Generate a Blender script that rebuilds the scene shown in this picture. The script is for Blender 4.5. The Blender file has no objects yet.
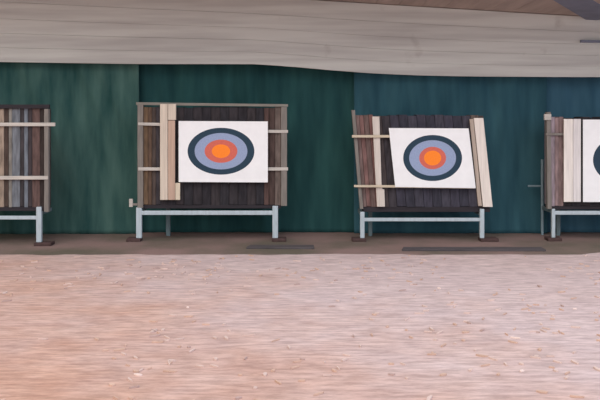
import bpy, bmesh, math, random
from mathutils import noise, Vector
random.seed(7)
sc = bpy.context.scene
COL = sc.collection
F, HZ, EYE = 800.0, 114.0, 1.6          # focal length in pixels, horizon row, eye height (m)

def at(px, py, Y):
    return (px - 300.0) * Y / F, EYE - (py - HZ) * Y / F

# ---------------------------------------------------------------- materials
def srgb(r, g, b):
    f = lambda c: (c / 255 / 12.92) if c <= 10 else ((c / 255 + .055) / 1.055) ** 2.4
    return (f(r), f(g), f(b), 1)

def new_mat(name, rough=.8, metal=0):
    m = bpy.data.materials.new(name); m.use_nodes = True
    nt = m.node_tree; b = nt.nodes['Principled BSDF']
    b.inputs['Roughness'].default_value = rough
    b.inputs['Metallic'].default_value = metal
    b.inputs['Specular IOR Level'].default_value = .25
    return m, nt, b

def grain(name, col, var=.25, scale=(40, 40, 4), rough=.85, bump=.15, metal=0, detail=5):
    """colour with stretched noise variation and a light bump"""
    m, nt, b = new_mat(name, rough, metal)
    N, L = nt.nodes, nt.links
    tc = N.new('ShaderNodeTexCoord'); mp = N.new('ShaderNodeMapping')
    mp.inputs['Scale'].default_value = scale
    nz = N.new('ShaderNodeTexNoise'); nz.inputs['Detail'].default_value = detail
    nz.inputs['Scale'].default_value = 1.0
    L.new(tc.outputs['Object'], mp.inputs[0]); L.new(mp.outputs[0], nz.inputs['Vector'])
    r = N.new('ShaderNodeValToRGB')
    lo = [c * (1 - var) for c in col[:3]]; hi = [min(1, c * (1 + var)) for c in col[:3]]
    r.color_ramp.elements[0].position = .3; r.color_ramp.elements[0].color = (*lo, 1)
    r.color_ramp.elements[1].position = .7; r.color_ramp.elements[1].color = (*hi, 1)
    L.new(nz.outputs['Fac'], r.inputs[0]); L.new(r.outputs[0], b.inputs['Base Color'])
    if bump:
        bp = N.new('ShaderNodeBump'); bp.inputs['Strength'].default_value = bump; bp.inputs['Distance'].default_value = .01
        L.new(nz.outputs['Fac'], bp.inputs['Height']); L.new(bp.outputs[0], b.inputs['Normal'])
    return m

_cache = {}
def slab_mat(col):
    if col not in _cache:
        _cache[col] = grain('layer_%d' % len(_cache), srgb(*col), .32, (30, 30, 7), .95, .4)
    return _cache[col]
def board_mat(col):
    k = ('b', col)
    if k not in _cache:
        _cache[k] = grain('board_%d' % len(_cache), srgb(*col), .12, (45, 45, 3), .8, .15)
    return _cache[k]

STEEL = grain('galvanised_steel', srgb(178, 190, 196), .10, (25, 25, 6), .45, .03)
STEEL_DULL = grain('dull_steel', srgb(104, 120, 124), .15, (25, 25, 6), .55, .03)
BAR = grain('worn_bar', srgb(186, 180, 172), .14, (4, 30, 30), .7, .1)
BAR_CREAM = grain('cream_bar', srgb(196, 182, 160), .12, (4, 30, 30), .7, .1)
RAIL = grain('weathered_rail', srgb(128, 124, 116), .15, (4, 30, 30), .8, .1)
POST = grain('weathered_post', srgb(124, 118, 112), .2, (40, 40, 4), .85, .2)
PAD = grain('dark_pad', srgb(78, 60, 58), .2, (20, 20, 20), .9, .2)
SILL = grain('dark_sill', srgb(50, 46, 50), .2, (4, 30, 30), .9, .2)
PAPER = grain('paper', srgb(238, 238, 238), .03, (9, 9, 9), .75, .02)
INK = {'black': grain('ink_black', srgb(40, 62, 78), .12, (60, 60, 60), .7, 0),
       'blue': grain('ink_blue', srgb(146, 160, 190), .08, (60, 60, 60), .7, 0),
       'red': grain('ink_red', srgb(206, 104, 88), .08, (60, 60, 60), .7, 0),
       'gold': grain('ink_gold', srgb(255, 136, 44), .06, (60, 60, 60), .7, 0)}

# ---------------------------------------------------------------- helpers
def tag(o, label=None, cat=None, group=None, kind=None):
    if label: o['label'] = label
    if cat: o['category'] = cat
    if group: o['group'] = group
    if kind: o['kind'] = kind
    return o

def link(name, bm, mats, parent=None, bevel=0, smooth=False, loc=(0, 0, 0)):
    """bm is in world space; it is moved to be local to loc / to the parent thing"""
    base = Vector(loc)
    if parent:
        q = parent
        base = Vector((0, 0, 0))
        while q: base += Vector(q.location); q = q.parent
    for v in bm.verts: v.co -= base
    bmesh.ops.recalc_face_normals(bm, faces=bm.faces)
    me = bpy.data.meshes.new(name); bm.to_mesh(me); bm.free()
    for m in (mats if isinstance(mats, list) else [mats]): me.materials.append(m)
    if smooth:
        for p in me.polygons: p.use_smooth = True
    o = bpy.data.objects.new(name, me); COL.objects.link(o)
    if parent: o.parent = parent
    else: o.location = loc
    if bevel:
        md = o.modifiers.new('bevel', 'BEVEL'); md.width = bevel; md.segments = 2; md.limit_method = 'ANGLE'
    return o

def empty(name, loc):
    o = bpy.data.objects.new(name, None); COL.objects.link(o); o.location = loc
    o.empty_display_size = .2
    return o

def prism(bm, pts, d):
    """pts: front corners (x, y, z); pushed back by d along +Y"""
    f = [bm.verts.new(p) for p in pts]
    b = [bm.verts.new((p[0], p[1] + d, p[2])) for p in pts]
    n = len(pts)
    fs = [bm.faces.new(f), bm.faces.new(b[::-1])]
    for i in range(n):
        bm.faces.new((f[i], b[i], b[(i + 1) % n], f[(i + 1) % n]))
    return fs

def quad(bm, c, Y, d):
    """c: four (px, py) image corners of the front face standing at depth Y"""
    return prism(bm, [(at(x, y, Y)[0], Y, at(x, y, Y)[1]) for x, y in c], d)

def rect(x0, y0, x1, y1): return [(x0, y0), (x1, y0), (x1, y1), (x0, y1)]

def box(bm, x0, x1, y0, y1, z0, z1):
    return prism(bm, [(x0, y0, z0), (x1, y0, z0), (x1, y0, z1), (x0, y0, z1)], y1 - y0)

def tube(bm, a, b, r, n=10):
    a, b = Vector(a), Vector(b); d = (b - a).normalized()
    u = d.orthogonal().normalized(); w = d.cross(u)
    A = [bm.verts.new(a + r * (math.cos(t) * u + math.sin(t) * w)) for t in [2 * math.pi * i / n for i in range(n)]]
    B = [bm.verts.new(v.co + (b - a)) for v in A]
    for i in range(n): bm.faces.new((A[i], A[(i + 1) % n], B[(i + 1) % n], B[i]))
    bm.faces.new(A[::-1]); bm.faces.new(B)

# ---------------------------------------------------------------- setting: ground
def ground_mat():
    m, nt, b = new_mat('pink_ground', .9); N, L = nt.nodes, nt.links
    tc = N.new('ShaderNodeTexCoord')
    def nz(scale, detail=4, rough=.6, stretch=(1, 1, 1)):
        mp = N.new('ShaderNodeMapping'); mp.inputs['Scale'].default_value = stretch
        t = N.new('ShaderNodeTexNoise'); t.inputs['Scale'].default_value = scale
        t.inputs['Detail'].default_value = detail; t.inputs['Roughness'].default_value = rough
        L.new(tc.outputs['Object'], mp.inputs[0]); L.new(mp.outputs[0], t.inputs['Vector']); return t
    def ramp(src, p0, c0, p1, c1):
        r = N.new('ShaderNodeValToRGB'); e = r.color_ramp.elements
        e[0].position, e[0].color, e[1].position, e[1].color = p0, c0, p1, c1
        L.new(src, r.inputs[0]); return r
    def mix(fac, a, bb, mode='MIX'):
        x = N.new('ShaderNodeMix'); x.data_type = 'RGBA'; x.blend_type = mode
        if isinstance(fac, float): x.inputs[0].default_value = fac
        else: L.new(fac, x.inputs[0])
        L.new(a, x.inputs[6]); L.new(bb, x.inputs[7]); return x.outputs[2]
    big = ramp(nz(.7, 3).outputs['Fac'], .38, srgb(198, 164, 148), .62, srgb(192, 165, 160))
    mid = ramp(nz(3.2, 5, .65, (.7, 1.2, 1)).outputs['Fac'], .36, srgb(166, 134, 122), .66, srgb(212, 184, 170))
    # warm light at near left, bluish light at far right, tinted into the ground colour
    sx = N.new('ShaderNodeSeparateXYZ'); L.new(tc.outputs['Object'], sx.inputs[0])
    w1 = N.new('ShaderNodeMath'); w1.operation = 'MULTIPLY_ADD'; w1.inputs[1].default_value = .13; w1.inputs[2].default_value = -.52
    L.new(sx.outputs['Y'], w1.inputs[0])
    w2 = N.new('ShaderNodeMath'); w2.operation = 'MULTIPLY_ADD'; w2.inputs[1].default_value = .15
    L.new(sx.outputs['X'], w2.inputs[0]); L.new(w1.outputs[0], w2.inputs[2])
    w3 = N.new('ShaderNodeMath'); w3.operation = 'MULTIPLY_ADD'; w3.inputs[1].default_value = .9
    L.new(nz(1.1, 3).outputs['Fac'], w3.inputs[0]); L.new(w2.outputs[0], w3.inputs[2])
    light_tint = ramp(w3.outputs[0], .25, srgb(202, 150, 122), .95, srgb(216, 200, 202))
    c = mix(.62, big.outputs[0], mid.outputs[0])
    c = mix(.52, c, light_tint.outputs[0])
    fine = nz(12, 4, .7, (.4, 1.7, 1))
    fr = ramp(fine.outputs['Fac'], .38, (.78, .77, .77, 1), .62, (1.13, 1.14, 1.15, 1))
    c = mix(1.0, c, fr.outputs[0], 'MULTIPLY')
    L.new(c, b.inputs['Base Color'])
    bp = N.new('ShaderNodeBump'); bp.inputs['Strength'].default_value = .35; bp.inputs['Distance'].default_value = .02
    L.new(fine.outputs['Fac'], bp.inputs['Height']); L.new(bp.outputs[0], b.inputs['Normal'])
    return m

bm = bmesh.new()
box(bm, -14, 14, -4, 14, -.2, 0)
g = link('ground', bm, ground_mat()); tag(g, 'pinkish tan flecked ground of the shooting range', 'ground', kind='structure')

def strip_mat():
    m, nt, b = new_mat('dark_ground', .95); N, L = nt.nodes, nt.links
    tc = N.new('ShaderNodeTexCoord')
    t = N.new('ShaderNodeTexNoise'); t.inputs['Scale'].default_value = .9; t.inputs['Detail'].default_value = 5
    L.new(tc.outputs['Object'], t.inputs['Vector'])
    r = N.new('ShaderNodeValToRGB'); e = r.color_ramp.elements
    e[0].position, e[0].color = .36, srgb(104, 96, 84)
    e[1].position, e[1].color = .60, srgb(140, 116, 110)
    L.new(t.outputs['Fac'], r.inputs[0]); L.new(r.outputs[0], b.inputs['Base Color'])
    t2 = N.new('ShaderNodeTexNoise'); t2.inputs['Scale'].default_value = 14; t2.inputs['Detail'].default_value = 5
    L.new(tc.outputs['Object'], t2.inputs['Vector'])
    bp = N.new('ShaderNodeBump'); bp.inputs['Strength'].default_value = .5; bp.inputs['Distance'].default_value = .02
    L.new(t2.outputs['Fac'], bp.inputs['Height']); L.new(bp.outputs[0], b.inputs['Normal'])
    return m
# low darker ground strip under the stands, with an uneven front edge
bm = bmesh.new(); xs = [-13 + .12 * i for i in range(218)]
rows = []
for x in xs:
    e = 9.11 + .10 * noise.noise(Vector((x * .9, 0, 3))) + .05 * noise.noise(Vector((x * 4, 0, 5)))
    if x > 3.2: e += min(.25, (x - 3.2) * .4)
    rows.append([bm.verts.new((x, e, .0005)), bm.verts.new((x, e + .12, .010)), bm.verts.new((x, 9.9, .012)), bm.verts.new((x, 10.75, .012))])
for a, b_ in zip(rows, rows[1:]):
    for k in range(3): bm.faces.new((a[k], b_[k], b_[k + 1], a[k + 1]))
o = link('ground_strip', bm, strip_mat(), smooth=True); tag(o, 'darker ground strip along the foot of the green netting', 'soil', kind='structure')

# scattered pale flecks on the ground
bm = bmesh.new()
cols = [grain('fleck_pale', srgb(212, 188, 178), .06, (9, 9, 9), .85, 0), grain('fleck_tan', srgb(204, 172, 154), .1, (9, 9, 9), .85, 0),
        grain('fleck_grey', srgb(184, 158, 150), .1, (9, 9, 9), .85, 0), grain('fleck_white', srgb(236, 216, 206), .06, (9, 9, 9), .85, 0)]
for i in range(950):
    y = 4.3 + 4.75 * random.random() ** .8
    x = random.uniform(-.46, .46) * y
    clump = noise.noise(Vector((x * .8, y * .8, 1.7)))
    if random.random() > .55 + clump: continue
    a = random.uniform(0, math.pi); l = random.uniform(.012, .05); w = random.uniform(.005, .016)
    u = Vector((math.cos(a), math.sin(a), random.uniform(-.05, .05))); v = Vector((-u.y, u.x, random.uniform(-.1, .1)))
    c = Vector((x, y, .006)); P = []
    for s, t in ((-1, -.5), (-.2, -1), (.8, -.8), (1, .3), (.1, 1), (-.8, .7)):
        P.append(c + u * l * s * random.uniform(.7, 1.1) + v * w * t * random.uniform(.6, 1.1))
    top = [bm.verts.new(p + Vector((0, 0, .004))) for p in P]; bot = [bm.verts.new((p.x, p.y, max(.0005, p.z - .006))) for p in P]
    mi = random.choices((0, 1, 2, 3), (6, 5, 1, .35))[0]
    bm.faces.new(top).material_index = mi
    for k in range(6): bm.faces.new((top[k], bot[k], bot[(k + 1) % 6], top[(k + 1) % 6])).material_index = mi
o = link('ground_litter', bm, cols); tag(o, 'small pale and tan flecks strewn over the pinkish ground', 'litter', kind='stuff')

# ---------------------------------------------------------------- setting: boarded wall, fascia, canopy
WALL = grain('wall_boards', srgb(112, 108, 100), .2, (3, 20, 20), .9, .2)
bm = bmesh.new()
for k in range(14): box(bm, -12, 12, 10.86, 10.92, k * .26, k * .26 + .252)
o = link('wall_back', bm, WALL); tag(o, kind='structure')

def fascia_mat():
    m, nt, b = new_mat('fascia_paint', .8); N, L = nt.nodes, nt.links
    tc = N.new('ShaderNodeTexCoord'); mp = N.new('ShaderNodeMapping'); mp.inputs['Scale'].default_value = (.5, 8, 9)
    t = N.new('ShaderNodeTexNoise'); t.inputs['Scale'].default_value = 1.1; t.inputs['Detail'].default_value = 6
    L.new(tc.outputs['Object'], mp.inputs[0]); L.new(mp.outputs[0], t.inputs['Vector'])
    r = N.new('ShaderNodeValToRGB'); e = r.color_ramp.elements
    e[0].position, e[0].color = .32, srgb(182, 180, 175)
    e[1].position, e[1].color = .62, srgb(205, 205, 198)
    L.new(t.outputs['Fac'], r.inputs[0])
    # scuffed knots and stains
    t2 = N.new('ShaderNodeTexNoise'); t2.inputs['Scale'].default_value = 2.3; t2.inputs['Detail'].default_value = 7
    L.new(tc.outputs['Object'], t2.inputs['Vector'])
    r2 = N.new('ShaderNodeValToRGB'); e = r2.color_ramp.elements
    e[0].position, e[0].color = .22, (.74, .70, .69, 1); e[1].position, e[1].color = .345, (1, 1, 1, 1)
    L.new(t2.outputs['Fac'], r2.inputs[0])
    x = N.new('ShaderNodeMix'); x.data_type = 'RGBA'; x.blend_type = 'MULTIPLY'; x.inputs[0].default_value = 1
    L.new(r.outputs[0], x.inputs[6]); L.new(r2.outputs[0], x.inputs[7]); L.new(x.outputs[2], b.inputs['Base Color'])
    bp = N.new('ShaderNodeBump'); bp.inputs['Strength'].default_value = .12; bp.inputs['Distance'].default_value = .01
    L.new(t.outputs['Fac'], bp.inputs['Height']); L.new(bp.outputs[0], b.inputs['Normal'])
    return m
FASCIA = fascia_mat()
YF = 10.42
def interp(x, tab):
    if x <= tab[0][0]: return tab[0][1]
    for (a, ya), (b, yb) in zip(tab, tab[1:]):
        if x <= b:
            return ya + (yb - ya) * (x - a) / (b - a)
    return tab[-1][1]
bottom = lambda x: interp(x, [(-200, 60), (0, 62), (130, 64), (255, 64.2), (290, 66.5), (330, 70.2), (370, 73.2), (410, 75.2), (470, 76.5), (560, 77), (800, 77.5)])
topedge = lambda x: interp(x, [(-200, -30), (310, 0), (555, 15), (800, 28)])
# four sagging boards, each lapping a little over the one above (lowest in front)
def fascia_board(bm, fa, fb, Y, d, x0, x1):
    pts = [x0 + (x1 - x0) * i / 48 for i in range(49)]
    up = [(x, topedge(x) + (bottom(x) - topedge(x)) * fa) for x in pts]
    dn = [(x, topedge(x) + (bottom(x) - topedge(x)) * fb) for x in pts]
    for i in range(48):
        quad(bm, [up[i], up[i + 1], dn[i + 1], dn[i]], Y, d)
bm = bmesh.new()
fr = [0, .25, .46, .64, .82, 1.0]
for k in range(5):
    fascia_board(bm, fr[k] + (.0012 if k else 0), fr[k + 1] - .0012, YF - .003 * (k % 2) - .003 * k, .05, -260, 860)
bmesh.ops.remove_doubles(bm, verts=bm.verts, dist=.0004)
o = link('trim_1', bm, FASCIA); tag(o, kind='structure')
# cleats tying the fascia back to the wall
bm = bmesh.new()
for x in (-6, -3, 0, 3, 6): box(bm, x - .04, x + .04, YF + .03, 10.87, 2.45, 2.53)
o = link('trim_2', bm, WALL); tag(o, kind='structure')

# canopy boards above the fascia, running forward over the stands
CEIL = grain('canopy_boards', srgb(176, 160, 150), .18, (6, .8, 6), .9, .2)
bm = bmesh.new()
x = -7.0
while x < 7.4:
    w = .29
    z = lambda px_x, Y: at(300 + px_x * F / Y, topedge(300 + px_x * F / YF), YF)[1] + .004
    P = [(x, z(x, YF)), (x + w, z(x + w, YF))]
    f = [(x, 8.7, P[0][1] + .02), (x + w, 8.7, P[1][1] + .02), (x + w, 10.95, P[1][1]), (x, 10.95, P[0][1])]
    lo = [bm.verts.new(p) for p in f]; hi = [bm.verts.new((p[0], p[1], p[2] + .03)) for p in f]
    bm.faces.new(lo[::-1]); bm.faces.new(hi)
    for k in range(4): bm.faces.new((lo[k], lo[(k + 1) % 4], hi[(k + 1) % 4], hi[k]))
    x += w + .006
o = link('ceiling', bm, CEIL); tag(o, kind='structure')
# blue grey roof beam slanting down to the fascia at the upper right
BLUEG = grain('beam_paint', srgb(118, 122, 138), .12, (5, 5, 5), .6, .05)
bm = bmesh.new()
def at3(px, py, Y):
    a = at(px, py, Y); return Vector((a[0], Y, a[1]))
A = at3(603, 16, 10.38); B = at3(568, -7, 9.05)
d = (B - A).normalized(); s = d.cross(Vector((0, 0, 1))).normalized(); h = Vector((0, 0, 1))
ring = lambda c: [c + s * .2 + h * .05, c - s * .2 + h * .05, c - s * .2 - h * .05, c + s * .2 - h * .05]
r0, r1 = [bm.verts.new(p) for p in ring(A)], [bm.verts.new(p) for p in ring(B)]
bm.faces.new(r0); bm.faces.new(r1[::-1])
for k in range(4): bm.faces.new((r0[k], r1[k], r1[(k + 1) % 4], r0[(k + 1) % 4]))
o = link('roof_beam', bm, BLUEG, bevel=.008); tag(o, 'blue grey beam slanting under the canopy at upper right', 'beam', kind='structure')
# dark strap bolted on the fascia at the far right
bm = bmesh.new(); quad(bm, [(581, 40), (640, 40.5), (640, 43), (581, 42.4)], YF - .05, .05)
for px in (588, 632):
    a = at3(px, 41.5, YF - .062); tube(bm, a, a + Vector((0, .02, 0)), .012)
o = link('fascia_strap', bm, BLUEG); tag(o, 'dark thin strap fixed on the pale fascia at far right', 'strap')

# ---------------------------------------------------------------- green backstop netting, four hung panels
def net_mat(name, c0, c1, streak):
    m, nt, b = new_mat(name, .9); N, L = nt.nodes, nt.links
    tc = N.new('ShaderNodeTexCoord')
    mp = N.new('ShaderNodeMapping'); mp.inputs['Scale'].default_value = (5, 1, .9)
    mp.inputs['Rotation'].default_value = (0, math.radians(14), 0)
    t = N.new('ShaderNodeTexNoise'); t.inputs['Scale'].default_value = 1; t.inputs['Detail'].default_value = 5
    L.new(tc.outputs['Object'], mp.inputs[0]); L.new(mp.outputs[0], t.inputs['Vector'])
    r = N.new('ShaderNodeValToRGB'); e = r.color_ramp.elements
    e[0].position, e[0].color = .32, c0; e[1].position, e[1].color = .72, c1
    L.new(t.outputs['Fac'], r.inputs[0])
    w = N.new('ShaderNodeTexWave'); w.inputs['Scale'].default_value = 60; w.bands_direction = 'X'
    L.new(tc.outputs['Object'], w.inputs['Vector'])
    w2 = N.new('ShaderNodeTexWave'); w2.inputs['Scale'].default_value = 60; w2.bands_direction = 'Z'
    L.new(tc.outputs['Object'], w2.inputs['Vector'])
    ad = N.new('ShaderNodeMath'); L.new(w.outputs['Fac'], ad.inputs[0]); L.new(w2.outputs['Fac'], ad.inputs[1])
    bp = N.new('ShaderNodeBump'); bp.inputs['Strength'].default_value = .1; bp.inputs['Distance'].default_value = .003
    L.new(ad.outputs[0], bp.inputs['Height']); L.new(bp.outputs[0], b.inputs['Normal'])
    L.new(r.outputs[0], b.inputs['Base Color'])
    return m
def net(px0, px1, Y, mat, label, seed, amp, lean=0):
    x0, x1 = (px0 - 300) * Y / F, (px1 - 300) * Y / F
    nx, nz = int((x1 - x0) / .035), 40
    bm = bmesh.new(); G = []
    for i in range(nx + 1):
        x = x0 + (x1 - x0) * i / nx; row = []
        for j in range(nz + 1):
            z = .014 + 2.42 * j / nz
            xx = x + lean * (z - 1.2) * .4
            f = noise.noise(Vector((xx * 3.2, z * .35, seed))) + .45 * noise.noise(Vector((xx * 8 + z * 1.2, z * .6, seed + 9)))
            f += .35 * noise.noise(Vector((xx * 1.6, z * 1.6, seed + 4)))
            row.append(bm.verts.new((x, Y + amp * f, z)))
        G.append(row)
    for i in range(nx):
        for j in range(nz): bm.faces.new((G[i][j], G[i + 1][j], G[i + 1][j + 1], G[i][j + 1]))
    o = link('backstop_net', bm, mat, smooth=True, loc=((x0 + x1) / 2, Y, 0))
    md = o.modifiers.new('thick', 'SOLIDIFY'); md.thickness = .004
    tag(o, label, 'netting', 'green backstop netting panels')
net(-190, 139, 10.59, net_mat('net_sage', srgb(34, 72, 70), srgb(82, 114, 106), .3), 'paler sage green netting panel hanging between the leftmost and second stands', 2.0, .05, 1)
net(122, 370, 10.73, net_mat('net_teal', srgb(27, 64, 66), srgb(48, 90, 88), .2), 'darkest green netting panel hanging behind the left full target', 5.0, .05)
net(354, 547, 10.64, net_mat('net_hazed_teal', srgb(38, 74, 86), srgb(60, 100, 110), .2), 'haze-tinted teal netting panel hanging behind the right full target', 8.0, .045)  # this panel and the next: haze painted into the netting colour, bluer and paler
net(532, 800, 10.73, net_mat('net_hazed_blue', srgb(50, 86, 104), srgb(72, 110, 128), .2), 'haze-tinted bluish teal netting panel hanging behind the cropped right target', 11.0, .045)

# ---------------------------------------------------------------- target stands
def stand(label, Yf, base, butt, slabs, posts, rails, planks, bars, legs, crossbar, rear, pads, sill, bars_front=False, extra=(), rail_mat=None):
    """everything in photo pixels at the stand's own depth Yf"""
    c = at(base, 114, Yf)[0]
    root = empty('target_stand', (c, Yf + .2, 0))
    tag(root, label, 'target stand', 'archery target stands')
    def part(name, corners, Y, d, mat, bevel=.004, lab=None, parent=None):
        bm = bmesh.new(); quad(bm, corners, Y, d)
        o = link(name, bm, mat, parent or root, bevel)
        if lab: o['label'] = lab
        return o
    for cor, col in slabs: part('slab', cor, Yf + .02 + random.uniform(0, .012), .28, slab_mat(col), .005)
    for cor in posts: part('post', cor, Yf, .07, POST)
    for cor in rails: part('top_rail', cor, Yf - .002, .05, rail_mat or RAIL, .003)
    yb, yp = (Yf - .040, Yf - .014) if bars_front else (Yf - .008, Yf - .034)
    for cor, m in bars: part('clamp_bar', cor, yb, .022, m, .003)
    for cor, col in planks: part('plank', cor, yp, .024, board_mat(col), .004)
    part('sill', sill, Yf + .03, .26, SILL)
    for x0, x1, y0 in legs:                            # front legs down to the pads
        X0, X1 = at(x0, 0, Yf)[0], at(x1, 0, Yf)[0]; z1 = at(0, y0, Yf)[1]
        bm = bmesh.new(); box(bm, X0, X1, Yf, Yf + .05, .05, z1); link('leg', bm, STEEL, root, .006)
        bm = bmesh.new(); zb = at(0, sill[2][1], Yf)[1]
        box(bm, X0, X1, Yf + .05, Yf + .42, zb - .05, zb - .004)
        link('bearer', bm, STEEL_DULL, root, .004)
    for px, w, py in rear:
        Yr = Yf + .42; X = at(px, 0, Yr)[0]; z1 = at(0, py, Yr)[1]
        bm = bmesh.new(); box(bm, X - w / 2, X + w / 2, Yr, Yr + .045, .012, z1); link('leg', bm, STEEL_DULL, root, .005)
    part('crossbar', crossbar, Yf + .004, .04, STEEL, .005)
    for x0, x1 in pads:
        X0, X1 = at(x0, 0, Yf)[0], at(x1, 0, Yf)[0]
        bm = bmesh.new(); box(bm, X0, X1, Yf - .05, Yf + .12, .011, .052); link('foot', bm, PAD, root, .008)
    for name, cor, m, dy in extra: part(name, cor, Yf + dy, .03, m, .003)
    return root

def shear(x0, y0, x1, y1, k, yref):
    """a rectangle racked sideways: k pixels of shift per pixel of height below yref"""
    return [(x0 + k * (y0 - yref), y0), (x1 + k * (y0 - yref), y0), (x1 + k * (y1 - yref), y1), (x0 + k * (y1 - yref), y1)]

def strips(edges, y0, y1, cols, k=0, yref=110, jit=1.0):
    out = []
    for a, b, c in zip(edges, edges[1:], cols):
        t = y0 + random.uniform(-.4, 1) * jit
        out.append((shear(a + .12, t, b - .12, y1 + random.uniform(-.5, .5) * jit, k, yref), c))
    return out

DK = [(52, 48, 51), (46, 43, 47), (56, 51, 53), (49, 47, 51)]
def darks(n): return [DK[i % 4] for i in range(n)]

# leftmost stand, cropped by the frame: bare layers, no face in view
Y1 = 9.66
e1 = [-98, -88, -78, -70, -60, -52, -44, -34, -26, -18, -10, -4, 4, 8.5, 12, 20, 24, 28, 32, 40, 44]
c1 = darks(11) + [(146, 130, 116), (74, 62, 56), (126, 122, 116), (108, 112, 118), (62, 58, 60), (108, 114, 122), (62, 56, 58), (92, 74, 70), (56, 48, 46)]
stand('weathered target stand with bare grey and brown layers, cut off at the left edge', Y1, -27, None,
      strips(e1, 108, 207, c1),
      [rect(44, 109, 48.5, 212), rect(-103, 109, -98, 212)],
      [rect(-104, 104.5, 49, 108.5)],
      [],
      [(rect(-108, 122.6, 55, 126.2), BAR), (rect(-104, 176, 48, 179.6), BAR)],
      [(36, 41.3, 207), (-95, -90, 207)], rect(-90, 216, 37, 219.6),
      [(38, .05, 212), (-70, .05, 212)], [(35, 52), (-104, -92)], rect(-98, 207, 44, 211), rail_mat=SILL)

# second stand: left full target
Y2 = 9.98
e2 = [143, 148, 152, 156, 160, 168, 176, 184, 193, 202, 211, 220, 229, 238, 247, 256, 264, 269, 275, 281]
c2 = [(104, 84, 66), (92, 74, 62), (76, 66, 62), (66, 62, 66)] + darks(12) + [(84, 66, 62), (74, 60, 56), (104, 92, 86)]
stand('target stand with a top rail, pale board left of its face and brown layers outside', Y2, 212, None,
      strips(e2, 107, 205, c2),
      [rect(137.4, 104, 143, 208), rect(281, 107, 287, 206)],
      [[(136, 102.2), (288, 104.2), (288, 106.8), (136, 105)]],
      [(rect(160, 104, 167.6, 200), (206, 192, 176)), (rect(168, 120.5, 175, 200), (188, 160, 142)), (rect(168, 104, 176, 120), (204, 190, 174)),
       (rect(175.3, 183, 180, 200), (212, 198, 176))],
      [([(138, 122.4), (163, 122.9), (163, 126), (138, 125.4)], BAR), ([(262, 129.8), (288, 130), (288, 133), (262, 132.8)], BAR),
       (rect(138, 167.4, 163, 170.6), BAR), (rect(262, 167.4, 288, 170.6), BAR)],
      [(136, 141.6, 207.5), (272.4, 278, 206)], rect(141, 210.8, 273, 215),
      [(168, .055, 203), (275.5, .05, 207)], [(127, 141), (272, 286)], rect(143, 205, 281, 208.5),
      extra=[('peg', rect(129, 199, 132.6, 207), BAR, .01), ('peg', rect(132.6, 203.4, 137.6, 205.6), POST, .01)])

# third stand: right full target, racked to one side
Y3 = 9.98; K = .085
e3 = [355, 358.6, 363, 368, 372.5, 381, 389, 398, 407, 416, 425, 434, 443, 452, 461, 470, 478, 483]
c3 = [(110, 92, 88), (118, 90, 86), (104, 86, 82), (112, 82, 78), (72, 64, 64), (60, 56, 60)] + [(62, 60, 70), (56, 55, 64), (66, 64, 73)] * 3 + [(96, 84, 78), (76, 68, 66)]
stand('racked target stand with pale boards on both sides of its face and reddish layers left', Y3, 424, None,
      strips(e3, 115, 207, c3, K),
      [shear(351.6, 110, 355, 209, K, 110)],
      [],
      [([(372.2, 116.5), (379.4, 116.5), (381.6, 184), (382.4, 189.2), (384.4, 189.4), (385, 206.8), (377, 206.8)], (204, 194, 184)),
       (shear(469.6, 119, 473.4, 206, .10, 119), (176, 160, 146)), (shear(473.8, 118, 483.4, 207, .105, 118), (222, 212, 202))],
      [([(352, 135), (392, 135), (392, 137.6), (352, 137.6)], BAR_CREAM), ([(354, 185.0), (474.5, 185.8), (474.5, 188.6), (354, 187.2)], BAR_CREAM)],
      [(360.2, 364.6, 212), (480, 484.4, 209)], rect(364, 218, 481, 221.4),
      [(370.4, .05, 208), (481.5, .05, 209)], [(352, 366), (480, 498)], [(363, 207), (490, 207), (490, 212), (363, 212)], bars_front=True)

# fourth stand, cut off by the right edge
Y4 = 10.02
e4 = [551, 555, 559, 563.6, 572, 581, 590, 600, 610, 620, 630, 640, 650, 660, 670, 680, 688, 694]
c4 = [(142, 128, 134), (136, 116, 116), (130, 110, 108)] + darks(14)
stand('target stand with mauve brown layers and cream boards, cut off at the right edge', Y4, 622, None,
      strips(e4, 117, 206, c4),
      [shear(546.6, 112, 551, 209, .01, 112), rect(694, 112, 699, 209)],
      [],
      [(rect(564, 119, 573, 202), (228, 220, 212)), (rect(573.3, 119, 581, 202), (218, 212, 210)), (rect(684, 119, 692, 202), (214, 206, 196))],
      [(rect(546, 133, 566, 135.4), POST), (rect(680, 133, 700, 135.4), POST)],
      [(552, 555.4, 209), (688, 692, 209)], rect(555, 211, 688, 214.8),
      [(558.6, .05, 208), (684, .05, 208)], [(547, 561), (684, 698)], rect(551, 206, 694, 209.5),
      extra=[('post_cap', rect(544.4, 114, 551.4, 120), BAR, -.02)])

# ---------------------------------------------------------------- target faces
def face(label, Y, corners, cx, cy, radii, slots=72):
    """paper sheet with concentric scoring rings; radii: outer (rx, ry) of black, blue, red, gold in pixels"""
    bm = bmesh.new()
    W = lambda x, y, yy=Y: Vector((at(x, y, Y)[0], yy, at(x, y, Y)[1]))
    # sheet, closed all round, slightly thick
    quad(bm, corners, Y, .006)
    for f in bm.faces: f.material_index = 0
    prev = None
    names = ('black', 'blue', 'red', 'gold')
    loops = []
    for k, (rx, ry) in enumerate(radii):
        loops.append([bm.verts.new(W(cx + rx * math.cos(t), cy - ry * math.sin(t), Y - .0012)) for t in [2 * math.pi * i / slots for i in range(slots)]])
    for k in range(4):
        if k < 3:
            for i in range(slots):
                j = (i + 1) % slots
                bm.faces.new((loops[k][i], loops[k][j], loops[k + 1][j], loops[k + 1][i])).material_index = k + 1
        else: bm.faces.new(loops[k]).material_index = 4
    c = W(cx, cy)
    me_o = link('paper_target', bm, [PAPER] + [INK[n] for n in names], loc=(c.x, Y, c.z))
    return tag(me_o, label, 'target face', 'ringed paper target faces')
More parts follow.
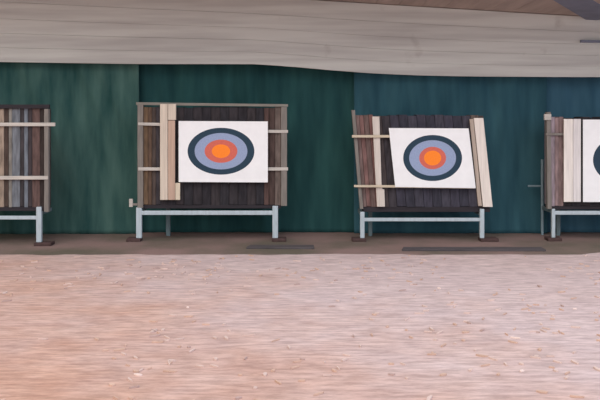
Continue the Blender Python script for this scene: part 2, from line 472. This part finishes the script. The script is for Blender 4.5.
face('white ringed target face on the left full stand, beside one pale board', Y2 - .042, [(178.6, 121), (267.8, 121.4), (267.8, 182.4), (178.6, 182)], 221, 151.2,
     [(33.4, 23.4), (26.4, 18.2), (16.4, 11.6), (9.2, 6.8)])
face('white ringed target face on the racked stand, between two pale boards', Y3 - .048, [(388.8, 128), (468.6, 128.4), (475.8, 188.2), (395.2, 187)], 432.6, 158,
     [(29.4, 23), (23.4, 17.8), (13.4, 11.2), (8.6, 7.4)])
face('white ringed target face cut off by the right edge of the photo', Y4 - .042, [(583, 119.6), (678, 119.6), (678, 202), (583, 202)], 626, 160,
     [(33, 25), (25.5, 19), (16.4, 12.4), (9, 7)])

# ---------------------------------------------------------------- small loose things
# thin post left of the cropped right stand
POLE = grain('pole_paint', srgb(128, 148, 156), .1, (25, 25, 6), .55, .03)
p = empty('marker_post', (*[at3(542, 0, 10.52).x, 10.52, 0],)); tag(p, 'thin pale post standing against the netting left of the rightmost stand', 'post')
bm = bmesh.new(); a = at3(542.2, 186, 10.52); tube(bm, (a.x, a.y, .01), (a.x, a.y, a.z + .35), .018); link('pole', bm, POLE, p, smooth=False)
bm = bmesh.new(); b0 = at3(528, 186, 10.52); tube(bm, (b0.x, 10.52, b0.z), (a.x + .01, 10.52, a.z), .013); link('crossbar', bm, POLE, p)
# flat dark strips lying on the ground
LYING = grain('dark_strip', srgb(84, 78, 80), .2, (4, 30, 30), .9, .2)
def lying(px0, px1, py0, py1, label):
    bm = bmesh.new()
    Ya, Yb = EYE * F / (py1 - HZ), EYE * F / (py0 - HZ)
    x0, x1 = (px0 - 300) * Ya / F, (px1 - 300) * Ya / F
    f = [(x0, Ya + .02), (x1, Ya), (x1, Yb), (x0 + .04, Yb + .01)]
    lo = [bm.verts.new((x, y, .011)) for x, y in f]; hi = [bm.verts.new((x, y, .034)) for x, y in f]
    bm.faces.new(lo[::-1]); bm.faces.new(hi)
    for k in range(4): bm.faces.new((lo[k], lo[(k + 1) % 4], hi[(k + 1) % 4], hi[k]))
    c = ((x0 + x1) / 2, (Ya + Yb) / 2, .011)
    o = link('flat_strip', bm, LYING, bevel=.004, loc=c); tag(o, label, 'board', 'dark strips lying on the ground')
lying(402, 546, 249.8, 252.4, 'long dark strip lying on the ground before the racked stand')
lying(246, 314, 247.6, 250.2, 'short dark strip lying on the ground by the left full stand')

# ---------------------------------------------------------------- camera, sky, sun
cam = bpy.data.cameras.new('camera'); co = bpy.data.objects.new('camera', cam); COL.objects.link(co)
co.location = (0, 0, EYE); co.rotation_euler = (math.radians(90), 0, 0)
cam.sensor_width = 36; cam.lens = 36 * F / 600; cam.shift_y = -(200 - HZ) / 600
sc.camera = co

w = bpy.data.worlds.new('overcast_sky'); sc.world = w; w.use_nodes = True
N, L = w.node_tree.nodes, w.node_tree.links
bg = N['Background']
tc = N.new('ShaderNodeTexCoord'); sp = N.new('ShaderNodeSeparateXYZ'); L.new(tc.outputs['Generated'], sp.inputs[0])
mr = N.new('ShaderNodeMapRange'); mr.inputs['From Min'].default_value = -1; mr.inputs['From Max'].default_value = 1
L.new(sp.outputs['X'], mr.inputs['Value'])
r = N.new('ShaderNodeValToRGB'); e = r.color_ramp.elements
e[0].position, e[0].color = .1, (.90, .80, .70, 1); e[1].position, e[1].color = .9, (.92, 1.05, 1.30, 1)
L.new(mr.outputs[0], r.inputs[0]); L.new(r.outputs[0], bg.inputs['Color'])
bg.inputs['Strength'].default_value = .85
sd = bpy.data.lights.new('sun', 'SUN'); sd.energy = .9; sd.angle = math.radians(50); sd.color = (1, .95, .9)
so = bpy.data.objects.new('sun', sd); COL.objects.link(so); so.rotation_euler = (math.radians(48), 0, math.radians(-12))

sc.view_settings.view_transform = 'Standard'; sc.view_settings.look = 'None'
sc.view_settings.gamma = 1; sc.view_settings.use_curve_mapping = False
sc.view_settings.exposure = .45
